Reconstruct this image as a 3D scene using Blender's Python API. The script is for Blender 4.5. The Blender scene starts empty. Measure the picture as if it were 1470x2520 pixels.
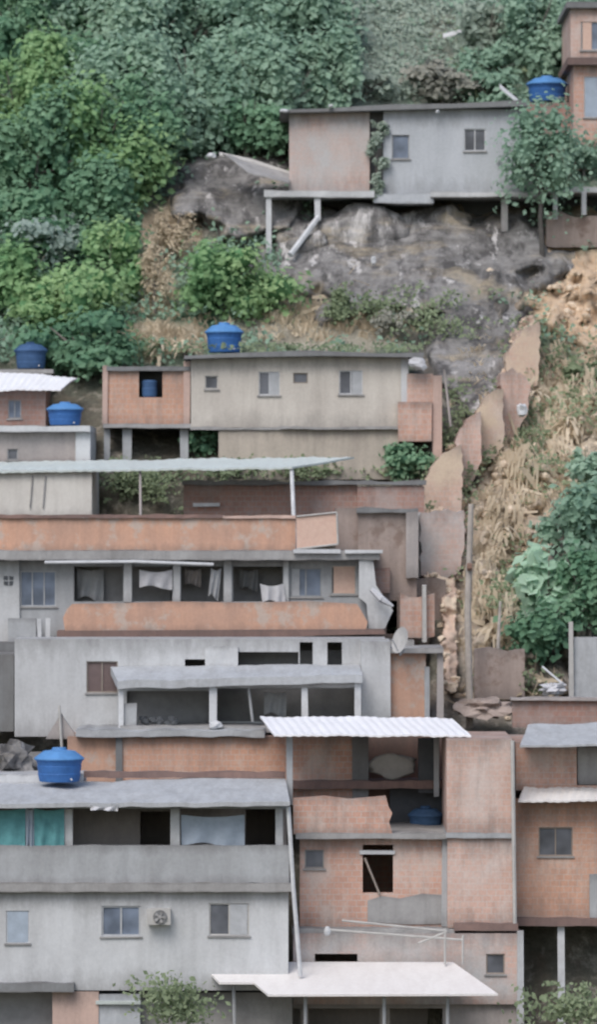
import bpy, bmesh, math, random
from mathutils import Vector, noise as mnoise
random.seed(7)
R=random
scene=bpy.context.scene
COL=scene.collection
S=75.0; D=140.0
def at(px,py,Y):
    k=(D+Y)/(D*S)
    return Vector(((px-735)*k, Y, (1260-py)*k))
def m_per_px(Y): return (D+Y)/(D*S)

# ------------------------------------------------------------------ materials
def new_mat(name):
    m=bpy.data.materials.new(name); m.use_nodes=True
    nt=m.node_tree; b=nt.nodes['Principled BSDF']
    return m,nt,b
def N(nt,t,**kw):
    n=nt.nodes.new(t)
    for k,v in kw.items(): setattr(n,k,v)
    return n
def mixc(nt,fac,a,b,mode='MIX'):
    n=nt.nodes.new('ShaderNodeMix'); n.data_type='RGBA'; n.blend_type=mode
    for sock,v in ((n.inputs[0],fac),(n.inputs[6],a),(n.inputs[7],b)):
        if isinstance(v,bpy.types.NodeSocket): nt.links.new(v,sock)
        else:
            sock.default_value = v if not isinstance(v,tuple) else (v[0],v[1],v[2],1)
    return n.outputs[2]
def ramp(nt,src,a,b):
    n=nt.nodes.new('ShaderNodeMapRange'); n.inputs[1].default_value=a; n.inputs[2].default_value=b
    nt.links.new(src,n.inputs[0]); return n.outputs[0]
def mul(nt,src,k):
    n=nt.nodes.new('ShaderNodeMath'); n.operation='MULTIPLY'; n.inputs[1].default_value=k; nt.links.new(src,n.inputs[0]); return n.outputs[0]
def noise_tex(nt,vec,scale,detail=5,rough=.6,mapscale=None):
    if mapscale:
        mp=nt.nodes.new('ShaderNodeMapping'); mp.inputs['Scale'].default_value=mapscale
        nt.links.new(vec,mp.inputs[0]); vec=mp.outputs[0]
    n=nt.nodes.new('ShaderNodeTexNoise'); n.inputs['Scale'].default_value=scale
    n.inputs['Detail'].default_value=detail; n.inputs['Roughness'].default_value=rough
    nt.links.new(vec,n.inputs['Vector']); return n.outputs[0]
def pos(nt): return nt.nodes.new('ShaderNodeNewGeometry').outputs['Position']
def add_bump(nt,b,h,strength=.3,dist=.03):
    bp=nt.nodes.new('ShaderNodeBump'); bp.inputs['Strength'].default_value=strength; bp.inputs['Distance'].default_value=dist
    nt.links.new(h,bp.inputs['Height']); nt.links.new(bp.outputs[0],b.inputs['Normal'])
def grime(nt,p,c,amt=.55,col=(.12,.112,.11)):
    tc=N(nt,'ShaderNodeTexCoord'); sx=N(nt,'ShaderNodeSeparateXYZ'); nt.links.new(tc.outputs['Generated'],sx.inputs[0])
    n=noise_tex(nt,p,1.4,6,.7,(1.5,1.5,.5))
    a=N(nt,'ShaderNodeMath'); a.operation='MULTIPLY_ADD'; a.inputs[1].default_value=.6; nt.links.new(n,a.inputs[0]); nt.links.new(sx.outputs[2],a.inputs[2])
    c=mixc(nt,mul(nt,ramp(nt,a.outputs[0],1.06,1.38),amt),c,col)
    d=N(nt,'ShaderNodeMath'); d.operation='MULTIPLY_ADD'; d.inputs[1].default_value=-.55; nt.links.new(n,d.inputs[0]); nt.links.new(sx.outputs[2],d.inputs[2])
    return mixc(nt,mul(nt,ramp(nt,d.outputs[0],-.05,-.34),amt*.85),c,col)

def plaster(name,col,stain,amt=.6,rough=.92,patch=None,pth=.52):
    m,nt,b=new_mat(name); p=pos(nt)
    streak=ramp(nt,noise_tex(nt,p,1.4,6,.66,(1.4,1.4,.16)),.42,.76)
    big=ramp(nt,noise_tex(nt,p,.5,6,.62),.36,.7)
    fine=noise_tex(nt,p,9,4,.7)
    c=mixc(nt,mul(nt,big,.75),col,stain)
    c=mixc(nt,mul(nt,streak,amt),c,tuple(x*.82 for x in stain))
    if patch: c=mixc(nt,ramp(nt,noise_tex(nt,p,.9,7,.68),pth,pth+.08),c,patch)
    c=grime(nt,p,c,.55)
    c=mixc(nt,.1,c,ramp(nt,fine,.2,.8),'OVERLAY')
    nt.links.new(c,b.inputs['Base Color']); b.inputs['Roughness'].default_value=rough
    b.inputs['Specular IOR Level'].default_value=.2
    add_bump(nt,b,fine,.15,.03)
    return m
def brick(name,c1,c2,mortar,plast=None,pamt=.55,bw=.3,bh=.2,soft=.07):
    m,nt,b=new_mat(name); p=pos(nt)
    sx=N(nt,'ShaderNodeSeparateXYZ'); nt.links.new(p,sx.inputs[0])
    ad=N(nt,'ShaderNodeMath'); nt.links.new(sx.outputs[0],ad.inputs[0]); nt.links.new(sx.outputs[1],ad.inputs[1])
    cb=N(nt,'ShaderNodeCombineXYZ'); nt.links.new(ad.outputs[0],cb.inputs[0]); nt.links.new(sx.outputs[2],cb.inputs[1])
    bt=N(nt,'ShaderNodeTexBrick'); nt.links.new(cb.outputs[0],bt.inputs['Vector'])
    bt.inputs['Color1'].default_value=(*c1,1); bt.inputs['Color2'].default_value=(*c2,1); bt.inputs['Mortar'].default_value=(*mortar,1)
    bt.inputs['Scale'].default_value=1; bt.inputs['Mortar Size'].default_value=.02; bt.inputs['Mortar Smooth'].default_value=.6
    bt.inputs['Brick Width'].default_value=bw; bt.inputs['Row Height'].default_value=bh; bt.inputs['Bias'].default_value=-.1
    c=bt.outputs[0]
    big=ramp(nt,noise_tex(nt,p,.6,6,.65),.38,.74)
    c=mixc(nt,mul(nt,big,.65),c,tuple(x*.72+.02 for x in c1))
    pal=ramp(nt,noise_tex(nt,p,.7,7,.68,(1,1,.8)),.47,.63)
    c=mixc(nt,mul(nt,pal,.8),c,tuple(x*1.05 for x in mortar))
    st=ramp(nt,noise_tex(nt,p,1.5,6,.68,(1.3,1.3,.2)),.48,.78)
    c=mixc(nt,mul(nt,st,.55),c,(.21,.17,.155))
    if plast: c=mixc(nt,ramp(nt,noise_tex(nt,p,.6,6,.6),pamt-soft,pamt+soft),c,plast)
    c=grime(nt,p,c,.6)
    fine=noise_tex(nt,p,11,3,.7)
    c=mixc(nt,.12,c,ramp(nt,fine,.2,.8),'OVERLAY')
    nt.links.new(c,b.inputs['Base Color']); b.inputs['Roughness'].default_value=.93
    b.inputs['Specular IOR Level'].default_value=.15
    add_bump(nt,b,bt.outputs['Fac'],-.2,.02)
    return m
def metal(name,col,stain,amt=.4,rough=.55):
    m,nt,b=new_mat(name); p=pos(nt)
    st=ramp(nt,noise_tex(nt,p,1.3,6,.7,(1.8,.5,.5)),.42,.8)
    c=mixc(nt,mul(nt,st,amt),col,stain)
    c=mixc(nt,.12,c,ramp(nt,noise_tex(nt,p,7,3,.6),.2,.8),'OVERLAY')
    nt.links.new(c,b.inputs['Base Color']); b.inputs['Roughness'].default_value=rough
    b.inputs['Specular IOR Level'].default_value=.25
    return m
def foliage(name,dark,light,dry=None):
    m,nt,b=new_mat(name); p=pos(nt)
    g=N(nt,'ShaderNodeNewGeometry')
    n1=ramp(nt,noise_tex(nt,p,.22,5,.6),.36,.64)
    mx=N(nt,'ShaderNodeMath'); mx.operation='MULTIPLY_ADD'; mx.inputs[1].default_value=.22
    nt.links.new(g.outputs['Random Per Island'],mx.inputs[0])
    nt.links.new(mul(nt,n1,.78),mx.inputs[2])
    c=mixc(nt,mx.outputs[0],dark,light)
    nt.links.new(c,b.inputs['Base Color']); b.inputs['Roughness'].default_value=.85
    b.inputs['Specular IOR Level'].default_value=.1
    tr=N(nt,'ShaderNodeBsdfTranslucent'); nt.links.new(c,tr.inputs[0])
    ms=N(nt,'ShaderNodeMixShader'); ms.inputs[0].default_value=.4
    nt.links.new(b.outputs[0],ms.inputs[1]); nt.links.new(tr.outputs[0],ms.inputs[2]); nt.links.new(ms.outputs[0],nt.nodes['Material Output'].inputs[0])
    return m
def simple(name,col,rough=.8,spec=.2,var=.25,scale=3):
    m,nt,b=new_mat(name); p=pos(nt)
    c=mixc(nt,ramp(nt,noise_tex(nt,p,scale,5,.65),.3,.75),col,tuple(x*(1-var) for x in col))
    nt.links.new(c,b.inputs['Base Color']); b.inputs['Roughness'].default_value=rough
    b.inputs['Specular IOR Level'].default_value=spec
    return m

M=dict(
 white=plaster('white_plaster',(.58,.6,.625),(.43,.44,.455),.5),
 whiteblue=plaster('bluish_plaster',(.5,.53,.575),(.4,.43,.465),.4),
 paleream=plaster('pale_cream_plaster',(.66,.65,.62),(.48,.46,.435),.5),
 cream=plaster('cream_plaster',(.6,.57,.525),(.46,.425,.39),.6),
 beige=plaster('beige_plaster',(.51,.46,.4),(.37,.335,.295),.7),
 grey=plaster('grey_plaster',(.42,.44,.465),(.31,.32,.335),.55),
 darkgrey=plaster('dark_concrete',(.235,.245,.255),(.16,.162,.168),.6),
 concrete=plaster('concrete',(.38,.38,.385),(.25,.245,.245),.6),
 pinkgrey=plaster('pink_grey_plaster',(.42,.38,.37),(.33,.315,.315),.6),
 stained=plaster('stained_masonry',(.4,.335,.305),(.28,.225,.205),.85,.95,(.25,.19,.165),.55),
 orange=plaster('orange_render',(.6,.365,.265),(.46,.31,.25),.75,.92,(.5,.41,.36),.52),
 pink=plaster('pink_render',(.58,.43,.375),(.47,.355,.32),.6),
 ruin=plaster('ruined_pink_wall',(.62,.465,.375),(.45,.355,.3),.8,.97,(.64,.53,.42),.5),
 redbrown=plaster('red_brown_render',(.35,.225,.19),(.22,.165,.145),.7),
 darkred=plaster('dark_red_edge',(.26,.175,.155),(.165,.125,.12),.7),
 brick=brick('clay_brick',(.6,.37,.295),(.52,.315,.25),(.52,.445,.41)),
 brickpink=brick('pale_clay_brick',(.62,.43,.365),(.56,.38,.32),(.56,.485,.455)),
 brickplast=brick('half_rendered_brick',(.58,.405,.35),(.53,.37,.32),(.52,.45,.425),(.49,.485,.49),.5,.3,.2,.16),
 brickearth=brick('muddy_brick',(.6,.43,.355),(.54,.38,.31),(.54,.46,.41),(.6,.49,.385),.54),
 brickdark=brick('weathered_brick',(.39,.24,.2),(.33,.205,.175),(.35,.3,.285)),
 brickorange=brick('orange_clay_brick',(.61,.365,.27),(.55,.325,.24),(.53,.42,.365),None,.5,.3,.2),
 fibro=metal('fibre_cement',(.42,.44,.465),(.28,.285,.295),.85,.85),
 wmetal=metal('white_painted_metal',(.83,.84,.875),(.68,.66,.68),.4),
 cmetal=metal('cream_painted_metal',(.73,.715,.71),(.58,.55,.54),.6),
 gmetal=metal('pale_green_metal',(.53,.59,.585),(.43,.465,.455),.6),
 whitep=simple('white_paint',(.61,.63,.66),.7),
 offwhite=simple('off_white',(.5,.495,.485),.8),
 dullwhite=simple('dull_white',(.42,.42,.42),.9),
 wood=simple('grey_wood',(.32,.28,.25),.9),
 dark=simple('dark_interior',(.125,.135,.15),.95,.1),  # shade of rooms and gaps is put into this colour, lifted by haze
 shade=simple('shaded_room',(.32,.325,.34),.95,.1),  # room wall colour with the indoor shade painted in, lifted by haze
 bluep=simple('blue_polyethylene',(.05,.165,.45),.6,.3,.35),
 bluelid=simple('blue_lid',(.1,.27,.57),.6,.3,.25),
 bluedark=simple('faded_dark_blue',(.06,.125,.26),.7,.2,.3),
 bluedim=simple('shade_dimmed_blue',(.07,.135,.25),.8,.1,.3),  # tank blue with the terrace shade painted into it
 teal=simple('teal_fabric',(.15,.38,.41),.9,.1,.35),
 paleblue=simple('pale_blue_fabric',(.4,.47,.56),.9,.1,.25),
 cloth=simple('white_cloth',(.58,.59,.63),.9,.1),
 rust=simple('rusty_iron',(.26,.165,.13),.8,.2,.4),
 pinksheet=metal('pink_sheet',(.62,.445,.37),(.53,.38,.32),.5),
 bark=simple('grey_bark',(.23,.215,.2),.95,.1,.4),
 barkdark=simple('dark_bark',(.13,.125,.12),.95,.1,.4),
 pole=simple('weathered_pole',(.47,.43,.395),.9,.1,.4),
 shutter=simple('grey_shutter',(.46,.48,.51),.7),
 glassred=simple('dark_red_shutter',(.17,.13,.13),.6),
 soil=simple('pale_soil',(.74,.62,.49),1,.05,.4,2),
)
def glass(name,col):
    m,nt,b=new_mat(name); p=pos(nt)
    c=mixc(nt,ramp(nt,noise_tex(nt,p,1.2,2,.5),.35,.65),col,tuple(x*2.0 for x in col))
    nt.links.new(c,b.inputs['Base Color']); b.inputs['Roughness'].default_value=.3; b.inputs['Specular IOR Level'].default_value=.35
    return m
M['glass']=glass('window_glass',(.08,.086,.1)); M['glassblue']=glass('blue_window_glass',(.11,.135,.18))
FC=dict(  # air haze is put into the green leaf colours: lighter and bluer
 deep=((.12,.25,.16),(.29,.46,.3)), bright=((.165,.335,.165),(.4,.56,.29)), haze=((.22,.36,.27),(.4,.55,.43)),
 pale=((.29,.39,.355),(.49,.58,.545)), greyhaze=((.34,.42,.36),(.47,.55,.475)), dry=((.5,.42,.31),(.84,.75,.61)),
 olive=((.2,.26,.16),(.36,.43,.28)), big=((.32,.52,.38),(.54,.72,.57)), dusty=((.32,.33,.29),(.47,.465,.41)))
F={k:foliage(k+'_leaves',a,b) for k,(a,b) in FC.items()}
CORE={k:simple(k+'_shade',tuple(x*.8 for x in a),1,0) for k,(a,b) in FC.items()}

# ------------------------------------------------------------------ mesh builder
ORG={}
class MB:
    def __init__(s): s.v=[]; s.f=[]; s.mi=[]; s.smooth=[]
    def add(s,vs,fs,mi=0,smooth=False):
        o=len(s.v); s.v.extend(Vector(v) for v in vs)
        for f in fs: s.f.append([i+o for i in f]); s.mi.append(mi); s.smooth.append(smooth)
        return s
    def quad(s,a,b,c,d,mi=0): return s.add([a,b,c,d],[[0,1,2,3]],mi)
    def box(s,x0,x1,y0,y1,z0,z1,j=.012,mi=0):
        vs=[Vector((x,y,z))+Vector((R.uniform(-j,j),R.uniform(-j,j),R.uniform(-j,j))) for z in(z0,z1) for y in(y0,y1) for x in(x0,x1)]
        return s.add(vs,[[0,1,5,4],[1,3,7,5],[3,2,6,7],[2,0,4,6],[4,5,7,6],[0,2,3,1]],mi)
    def pbox(s,px0,px1,py0,py1,Y,dep,j=.018):
        a=at(px0,py1,Y); b=at(px1,py0,Y)
        return s.box(a.x,b.x,Y,Y+dep,a.z,b.z,j)
    def rough(s,px0,px1,py0,py1,Y,dep,amp=.05):
        a=at(px0,py1,Y); b=at(px1,py0,Y); n=max(4,int((b.x-a.x)/.3)); sd=R.uniform(0,99); top=[];bot=[]
        for i in range(n+1):
            x=a.x+(b.x-a.x)*i/n
            top.append((x,b.z+amp*mnoise.fractal(Vector((x*1.1,sd,0)),1,2,4))); bot.append((x,a.z+amp*.6*mnoise.fractal(Vector((x*1.1,sd,5)),1,2,4)))
        vs=[];
        for y in(Y,Y+dep):
            for x,z in bot: vs.append((x,y+R.uniform(-.01,.01),z))
            for x,z in top: vs.append((x,y+R.uniform(-.01,.01),z))
        W=n+1; fs=[]
        for i in range(n):
            fs+= [[i,i+1,W+i+1,W+i],[2*W+i+1,2*W+i,3*W+i,3*W+i+1],[W+i,W+i+1,3*W+i+1,3*W+i],[i+1,i,2*W+i,2*W+i+1]]
        fs+=[[0,W,3*W,2*W],[n,2*W+n,3*W+n,W+n]]
        return s.add(vs,fs)
    def poly(s,pts,Y,dep,mi=0):
        f=[at(p[0],p[1],Y) for p in pts]; n=len(f)
        b=[v+Vector((0,dep,0)) for v in f]
        return s.add(f+b,[list(range(n)),list(range(2*n-1,n-1,-1))]+[[i,i+n,(i+1)%n+n,(i+1)%n] for i in range(n)],mi)
    def slab(s,pts,th=.06):
        n=len(pts); f=[Vector(p) for p in pts]; b=[v-Vector((0,0,th)) for v in f]
        return s.add(f+b,[list(range(n)),list(range(2*n-1,n-1,-1))]+[[i,i+n,(i+1)%n+n,(i+1)%n] for i in range(n)])
    def sheet(s,fl,fr,br,bl,th=.05,corr=0,amp=.012,wob=.05):
        nu=max(2,corr*4) if corr else 24; nv=5; o=[]
        for j in range(nv+1):
            v=j/nv
            for i in range(nu+1):
                u=i/nu
                p=fl.lerp(fr,u).lerp(bl.lerp(br,u),v)
                z=amp*math.sin(2*math.pi*corr*u) if corr else 0
                z+=mnoise.fractal(Vector((p.x*.8,p.y*.8,3.1)),1,2,3)*wob
                o.append(p+Vector((0,0,z)))
        W=nu+1; n=len(o); bo=[p-Vector((0,0,th)) for p in o]
        fs=[]
        for j in range(nv):
            for i in range(nu):
                a=j*W+i; fs.append([a,a+1,a+W+1,a+W]); fs.append([n+a,n+a+W,n+a+W+1,n+a+1])
        for i in range(nu):
            fs.append([i,n+i,n+i+1,i+1]); t=nv*W+i; fs.append([t,t+1,n+t+1,n+t])
        for j in range(nv):
            a=j*W; fs.append([a,a+W,n+a+W,n+a]); c=a+nu; fs.append([c,n+c,n+c+W,c+W])
        return s.add(o+bo,fs)
    def bar(s,a,b,r,r2=None,n=7,mi=0):
        a=Vector(a);b=Vector(b);r2=r if r2 is None else r2
        d=(b-a).normalized(); u=d.orthogonal().normalized(); w=d.cross(u); vs=[]
        for p,q in((a,r),(b,r2)):
            for i in range(n):
                t=2*math.pi*i/n; vs.append(p+(u*math.cos(t)+w*math.sin(t))*q)
        return s.add(vs,[[i,(i+1)%n,n+(i+1)%n,n+i] for i in range(n)]+[list(range(n-1,-1,-1)),list(range(n,2*n))],mi,False)
    def tube(s,pts,rs,n=7,mi=0):
        for i in range(len(pts)-1): s.bar(pts[i],pts[i+1],rs[i],rs[i+1],n,mi)
        return s
    def lathe(s,c,prof,n=28,mi=0,ribs=0,ribamp=0):
        vs=[]
        for r,z in prof:
            for i in range(n):
                t=2*math.pi*i/n; rr=r*(1+(ribamp*math.cos(ribs*t) if ribs else 0))
                vs.append(Vector(c)+Vector((rr*math.cos(t),rr*math.sin(t),z)))
        fs=[]
        for j in range(len(prof)-1):
            for i in range(n):
                k=(i+1)%n; fs.append([j*n+i,j*n+k,(j+1)*n+k,(j+1)*n+i])
        fs.append(list(range(n-1,-1,-1))); q=(len(prof)-1)*n; fs.append(list(range(q,q+n)))
        return s.add(vs,fs,mi,False)
    def blob(s,c,rad,seed=0,amp=.25,sub=2,mi=0,freq=1.3,smooth=False):
        bm=bmesh.new(); bmesh.ops.create_icosphere(bm,subdivisions=sub,radius=1)
        vs=[]
        for v in bm.verts:
            d=v.co.copy(); k=1+amp*mnoise.fractal(d*freq+Vector((seed*3.7,seed*1.3,seed*.7)),1,2,4)
            vs.append(Vector(c)+Vector((d.x*rad[0]*k,d.y*rad[1]*k,d.z*rad[2]*k)))
        fs=[[v.index for v in f.verts] for f in bm.faces]; bm.free()
        return s.add(vs,fs,mi,smooth)
    def wall(s,px0,px1,py0,py1,Y,dep,holes=(),th=.16):
        a=at(px0,py1,Y); b=at(px1,py0,Y); X0,X1,Z0,Z1=a.x,b.x,a.z,b.z
        H=[]
        for h in holes:
            p=at(h[0],h[3],Y); q=at(h[1],h[2],Y); H.append((max(p.x,X0),min(q.x,X1),max(p.z,Z0),min(q.z,Z1)))
        xs=sorted({X0,X1,*[h[0] for h in H],*[h[1] for h in H]}); zs=sorted({Z0,Z1,*[h[2] for h in H],*[h[3] for h in H]})
        for i in range(len(xs)-1):
            for k in range(len(zs)-1):
                cx=(xs[i]+xs[i+1])/2; cz=(zs[k]+zs[k+1])/2
                if any(h[0]<cx<h[1] and h[2]<cz<h[3] for h in H): continue
                for y,rev in((Y,0),(Y+th,1)):
                    q=[(xs[i],y,zs[k]),(xs[i+1],y,zs[k]),(xs[i+1],y,zs[k+1]),(xs[i],y,zs[k+1])]
                    s.quad(*(q[::-1] if rev else q))
        for h in H:
            x0,x1,z0,z1=h; y0,y1=Y,Y+th
            s.quad((x0,y0,z0),(x0,y0,z1),(x0,y1,z1),(x0,y1,z0)); s.quad((x1,y0,z0),(x1,y1,z0),(x1,y1,z1),(x1,y0,z1))
            s.quad((x0,y0,z0),(x0,y1,z0),(x1,y1,z0),(x1,y0,z0)); s.quad((x0,y0,z1),(x1,y0,z1),(x1,y1,z1),(x0,y1,z1))
        y0,y1=Y,Y+dep
        s.quad((X0,y0,Z0),(X0,y0,Z1),(X0,y1,Z1),(X0,y1,Z0)); s.quad((X1,y0,Z0),(X1,y1,Z0),(X1,y1,Z1),(X1,y0,Z1))
        s.quad((X0,y0,Z0),(X0,y1,Z0),(X1,y1,Z0),(X1,y0,Z0)); s.quad((X0,y0,Z1),(X1,y0,Z1),(X1,y1,Z1),(X0,y1,Z1))
        s.quad((X0,y1,Z0),(X0,y1,Z1),(X1,y1,Z1),(X1,y1,Z0))
        return s
    def build(s,name,mat,parent=None,label=None):
        o0=ORG[parent.name] if parent else Vector((0,0,0))
        loc=None
        if parent is None:
            loc=Vector((sum(v.x for v in s.v)/len(s.v),sum(v.y for v in s.v)/len(s.v),min(v.z for v in s.v))); o0=loc
        me=bpy.data.meshes.new(name); me.from_pydata([tuple(v-o0) for v in s.v],[],s.f)
        mats=mat if isinstance(mat,(list,tuple)) else [mat]
        for m in mats: me.materials.append(m)
        me.polygons.foreach_set('material_index',s.mi); me.polygons.foreach_set('use_smooth',s.smooth)
        me.update()
        o=bpy.data.objects.new(name,me); COL.objects.link(o)
        if parent: o.parent=parent
        else: o.location=loc
        ORG[o.name]=o0
        if label: o['label']=label
        return o
def tag(o,label,cat,group=None,kind=None):
    if label:o['label']=label
    if cat:o['category']=cat
    if group:o['group']=group
    if kind:o['kind']=kind
    return o
def thing(name,label,cat,loc,group=None):
    o=bpy.data.objects.new(name,None); COL.objects.link(o); o.location=loc; o.empty_display_size=.3
    ORG[o.name]=Vector(loc); return tag(o,label,cat,group)
def pb(name,mat,parent,px0,px1,py0,py1,Y,dep,label=None,j=.018):
    return MB().pbox(px0,px1,py0,py1,Y,dep,j).build(name,mat,parent,label)
def rb(name,mat,parent,px0,px1,py0,py1,Y,dep,amp=.05,label=None):
    return MB().rough(px0,px1,py0,py1,Y,dep,amp).build(name,mat,parent,label)
def pp(name,mat,parent,pts,Y,dep,label=None):
    return MB().poly(pts,Y,dep).build(name,mat,parent,label)
def window(parent,px0,px1,py0,py1,Y,gl='glass',fr='whitep',mull=1,sill=True,ft=.045,label=None,half=None):
    a=at(px0,py1,Y); b=at(px1,py0,Y); x0,x1,z0,z1=a.x,b.x,a.z,b.z; y0=Y+.04;y1=Y+.1
    f=MB(); j=.003
    f.box(x0,x1,y0,y1,z0,z0+ft,j); f.box(x0,x1,y0,y1,z1-ft,z1,j)
    f.box(x0,x0+ft,y0+.004,y1-.004,z0+ft,z1-ft,j); f.box(x1-ft,x1,y0+.004,y1-.004,z0+ft,z1-ft,j)
    for i in range(mull):
        xm=x0+(x1-x0)*(i+1)/(mull+1); f.box(xm-ft/2,xm+ft/2,y0+.006,y1-.006,z0+ft,z1-ft,j)
    w=f.build('window',M[fr],parent,label)
    MB().quad((x0,Y+.085,z0),(x1,Y+.085,z0),(x1,Y+.085,z1),(x0,Y+.085,z1)).build('pane',M[gl],w)
    if half:
        s0,s1,mt=half
        MB().box(x0+(x1-x0)*s0,x0+(x1-x0)*s1,Y+.03,Y+.05,z0+.03,z1-.03,.004).build('shutter',M[mt],w)
    if sill: MB().box(x0-.06,x1+.06,Y-.06,Y+.04,z0-.06,z0-.004,.006).build('sill',M['concrete'],w)
    return w
# ------------------------------------------------------------------ terrain
KN=[(-900,95),(0,58),(250,50),(480,43),(780,36),(1120,27),(1500,19),(1800,13),(2150,7.5),(2520,4),(2700,2.5),(3600,-22)]
def prof(py):
    if py<=KN[0][0]: return KN[0][1]
    for (a,ya),(b,yb) in zip(KN,KN[1:]):
        if py<=b: return ya+(yb-ya)*(py-a)/(b-a)
    return KN[-1][1]
def terrY(px,py):
    n=mnoise.fractal(Vector((px*.006,py*.006,1.7)),1.0,2.1,5)
    amp=.9 if py<900 else .6
    y=prof(py)+n*amp
    if px>1120 and 600<py<1700:
        w=min(1,(px-1120)/80)*min(1,(py-600)/80)
        y-=w*(2.3*abs(mnoise.fractal(Vector((px*.012,py*.009,4.4)),.75,2.1,6))+.7*mnoise.noise(Vector((px*.035,py*.03,2.4))))
    if py>1200 and px<1050: y+=2.2*min(1,(py-1200)/150)
    return y
def ground(px,py): return at(px,py,terrY(px,py))
def ell(px,py,cx,cy,rx,ry):
    d=math.sqrt(((px-cx)/rx)**2+((py-cy)/ry)**2)+.55*mnoise.fractal(Vector((px*.011,py*.011,9.2)),1,2,5)
    return max(0,min(1,(1.15-d)/.35))
REG=[
 ((980,120,150,180),(.36,.43,.37)),  # haze over the strip behind the top house, painted into the ground
 ((1130,120,130,110),(.33,.38,.33)),
 ((560,490,180,110),(.26,.245,.235)),
 ((425,560,75,95),(.75,.62,.47)),
 ((380,700,55,90),(.65,.55,.42)),
 ((420,830,120,50),(.55,.48,.37)),
 ((1010,640,380,190),(.25,.24,.235)),
 ((810,805,230,70),(.48,.45,.37)),
 ((1180,820,150,100),(.22,.21,.2)),
 ((1120,970,110,120),(.2,.195,.185)),
 ((1440,730,150,170),(.97,.74,.53)),
 ((1390,960,150,130),(.9,.74,.57)),
 ((1320,1120,180,170),(.86,.73,.57)),
 ((1225,1330,120,190),(.9,.76,.6)),
 ((1200,1540,110,150),(.7,.61,.51)),
 ((1250,1720,180,80),(.46,.41,.37)),
]
def gcol(px,py):
    A=Vector((.14,.23,.165)); B_=Vector((.22,.215,.18))
    c=A if py<800 else A.lerp(B_,min(1,(py-800)/200))
    for e,k in REG: c=c.lerp(Vector(k),ell(px,py,*e))
    return c
def green_w(px,py):
    w=1.0
    for e,k in REG[2:]: w=min(w,1-ell(px,py,*e))
    return w
pxs=[-6000,-4000,-2500,-1500,-900,-500,-250]+list(range(-100,1100,14))+list(range(1100,1580,9))+[1750,2000,2400,3000,4000,5500,7500]
pys=[-900,-700,-500,-350,-220,-120,-60]+list(range(-30,600,14))+list(range(600,1750,9))+list(range(1750,2640,40))+[2800,3100,3600]
m=MB(); cols=[]
rows=[]
for py in pys:
    rows.append([ground(px,py) for px in pxs]); cols+= [gcol(px,py) for px in pxs]
bl=rows[-1]; zb=bl[0].z
for y,z in((-60,zb-4),(-170,zb-6),(-600,zb-6)):
    rows.append([Vector((v.x*(1+(abs(y)/80)),y,z)) for v in bl]); cols+=[Vector((.12,.14,.08))]*len(pxs)
tp=rows[0]
rows.insert(0,[Vector((v.x*1.3,v.y+60,v.z+8)) for v in tp]); cols=[Vector((.06,.1,.07))]*len(pxs)+cols
rows.insert(0,[Vector((v.x*3,v.y+600,v.z-60)) for v in tp]); cols=[Vector((.06,.1,.07))]*len(pxs)+cols
W=len(pxs); vs=[v for r in rows for v in r]
fs=[[j*W+i,(j+1)*W+i,(j+1)*W+i+1,j*W+i+1] for j in range(len(rows)-1) for i in range(W-1)]
m.add(vs,fs,0,True)
gm,nt,b=new_mat('hillside_ground')
at_=N(nt,'ShaderNodeAttribute'); at_.attribute_name='soil'
p=pos(nt); c=at_.outputs['Color']
c=mixc(nt,mul(nt,ramp(nt,noise_tex(nt,p,.55,8,.72),.5,.64),.55),c,mixc(nt,.55,c,(.22,.17,.13)))
c=mixc(nt,mul(nt,ramp(nt,noise_tex(nt,p,1.1,8,.74,(1.3,1,.5)),.5,.66),.5),c,mixc(nt,.65,c,(.27,.21,.165)))
c=mixc(nt,mul(nt,ramp(nt,noise_tex(nt,p,1.7,7,.7,(1,1,.6)),.53,.64),.55),c,mixc(nt,.6,c,(.94,.87,.76)))
c=mixc(nt,.3,c,ramp(nt,noise_tex(nt,p,4.5,6,.7),.2,.8),'OVERLAY')
nt.links.new(c,b.inputs['Base Color']); b.inputs['Roughness'].default_value=1; b.inputs['Specular IOR Level'].default_value=.05
add_bump(nt,b,noise_tex(nt,p,1.6,9,.74),1.0,.5)
hill=m.build('hillside',gm); hill['kind']='structure'
ca=hill.data.color_attributes.new('soil','FLOAT_COLOR','POINT')
ca.data.foreach_set('color',[x for k in cols for x in (k.x,k.y,k.z,1)])

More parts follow.
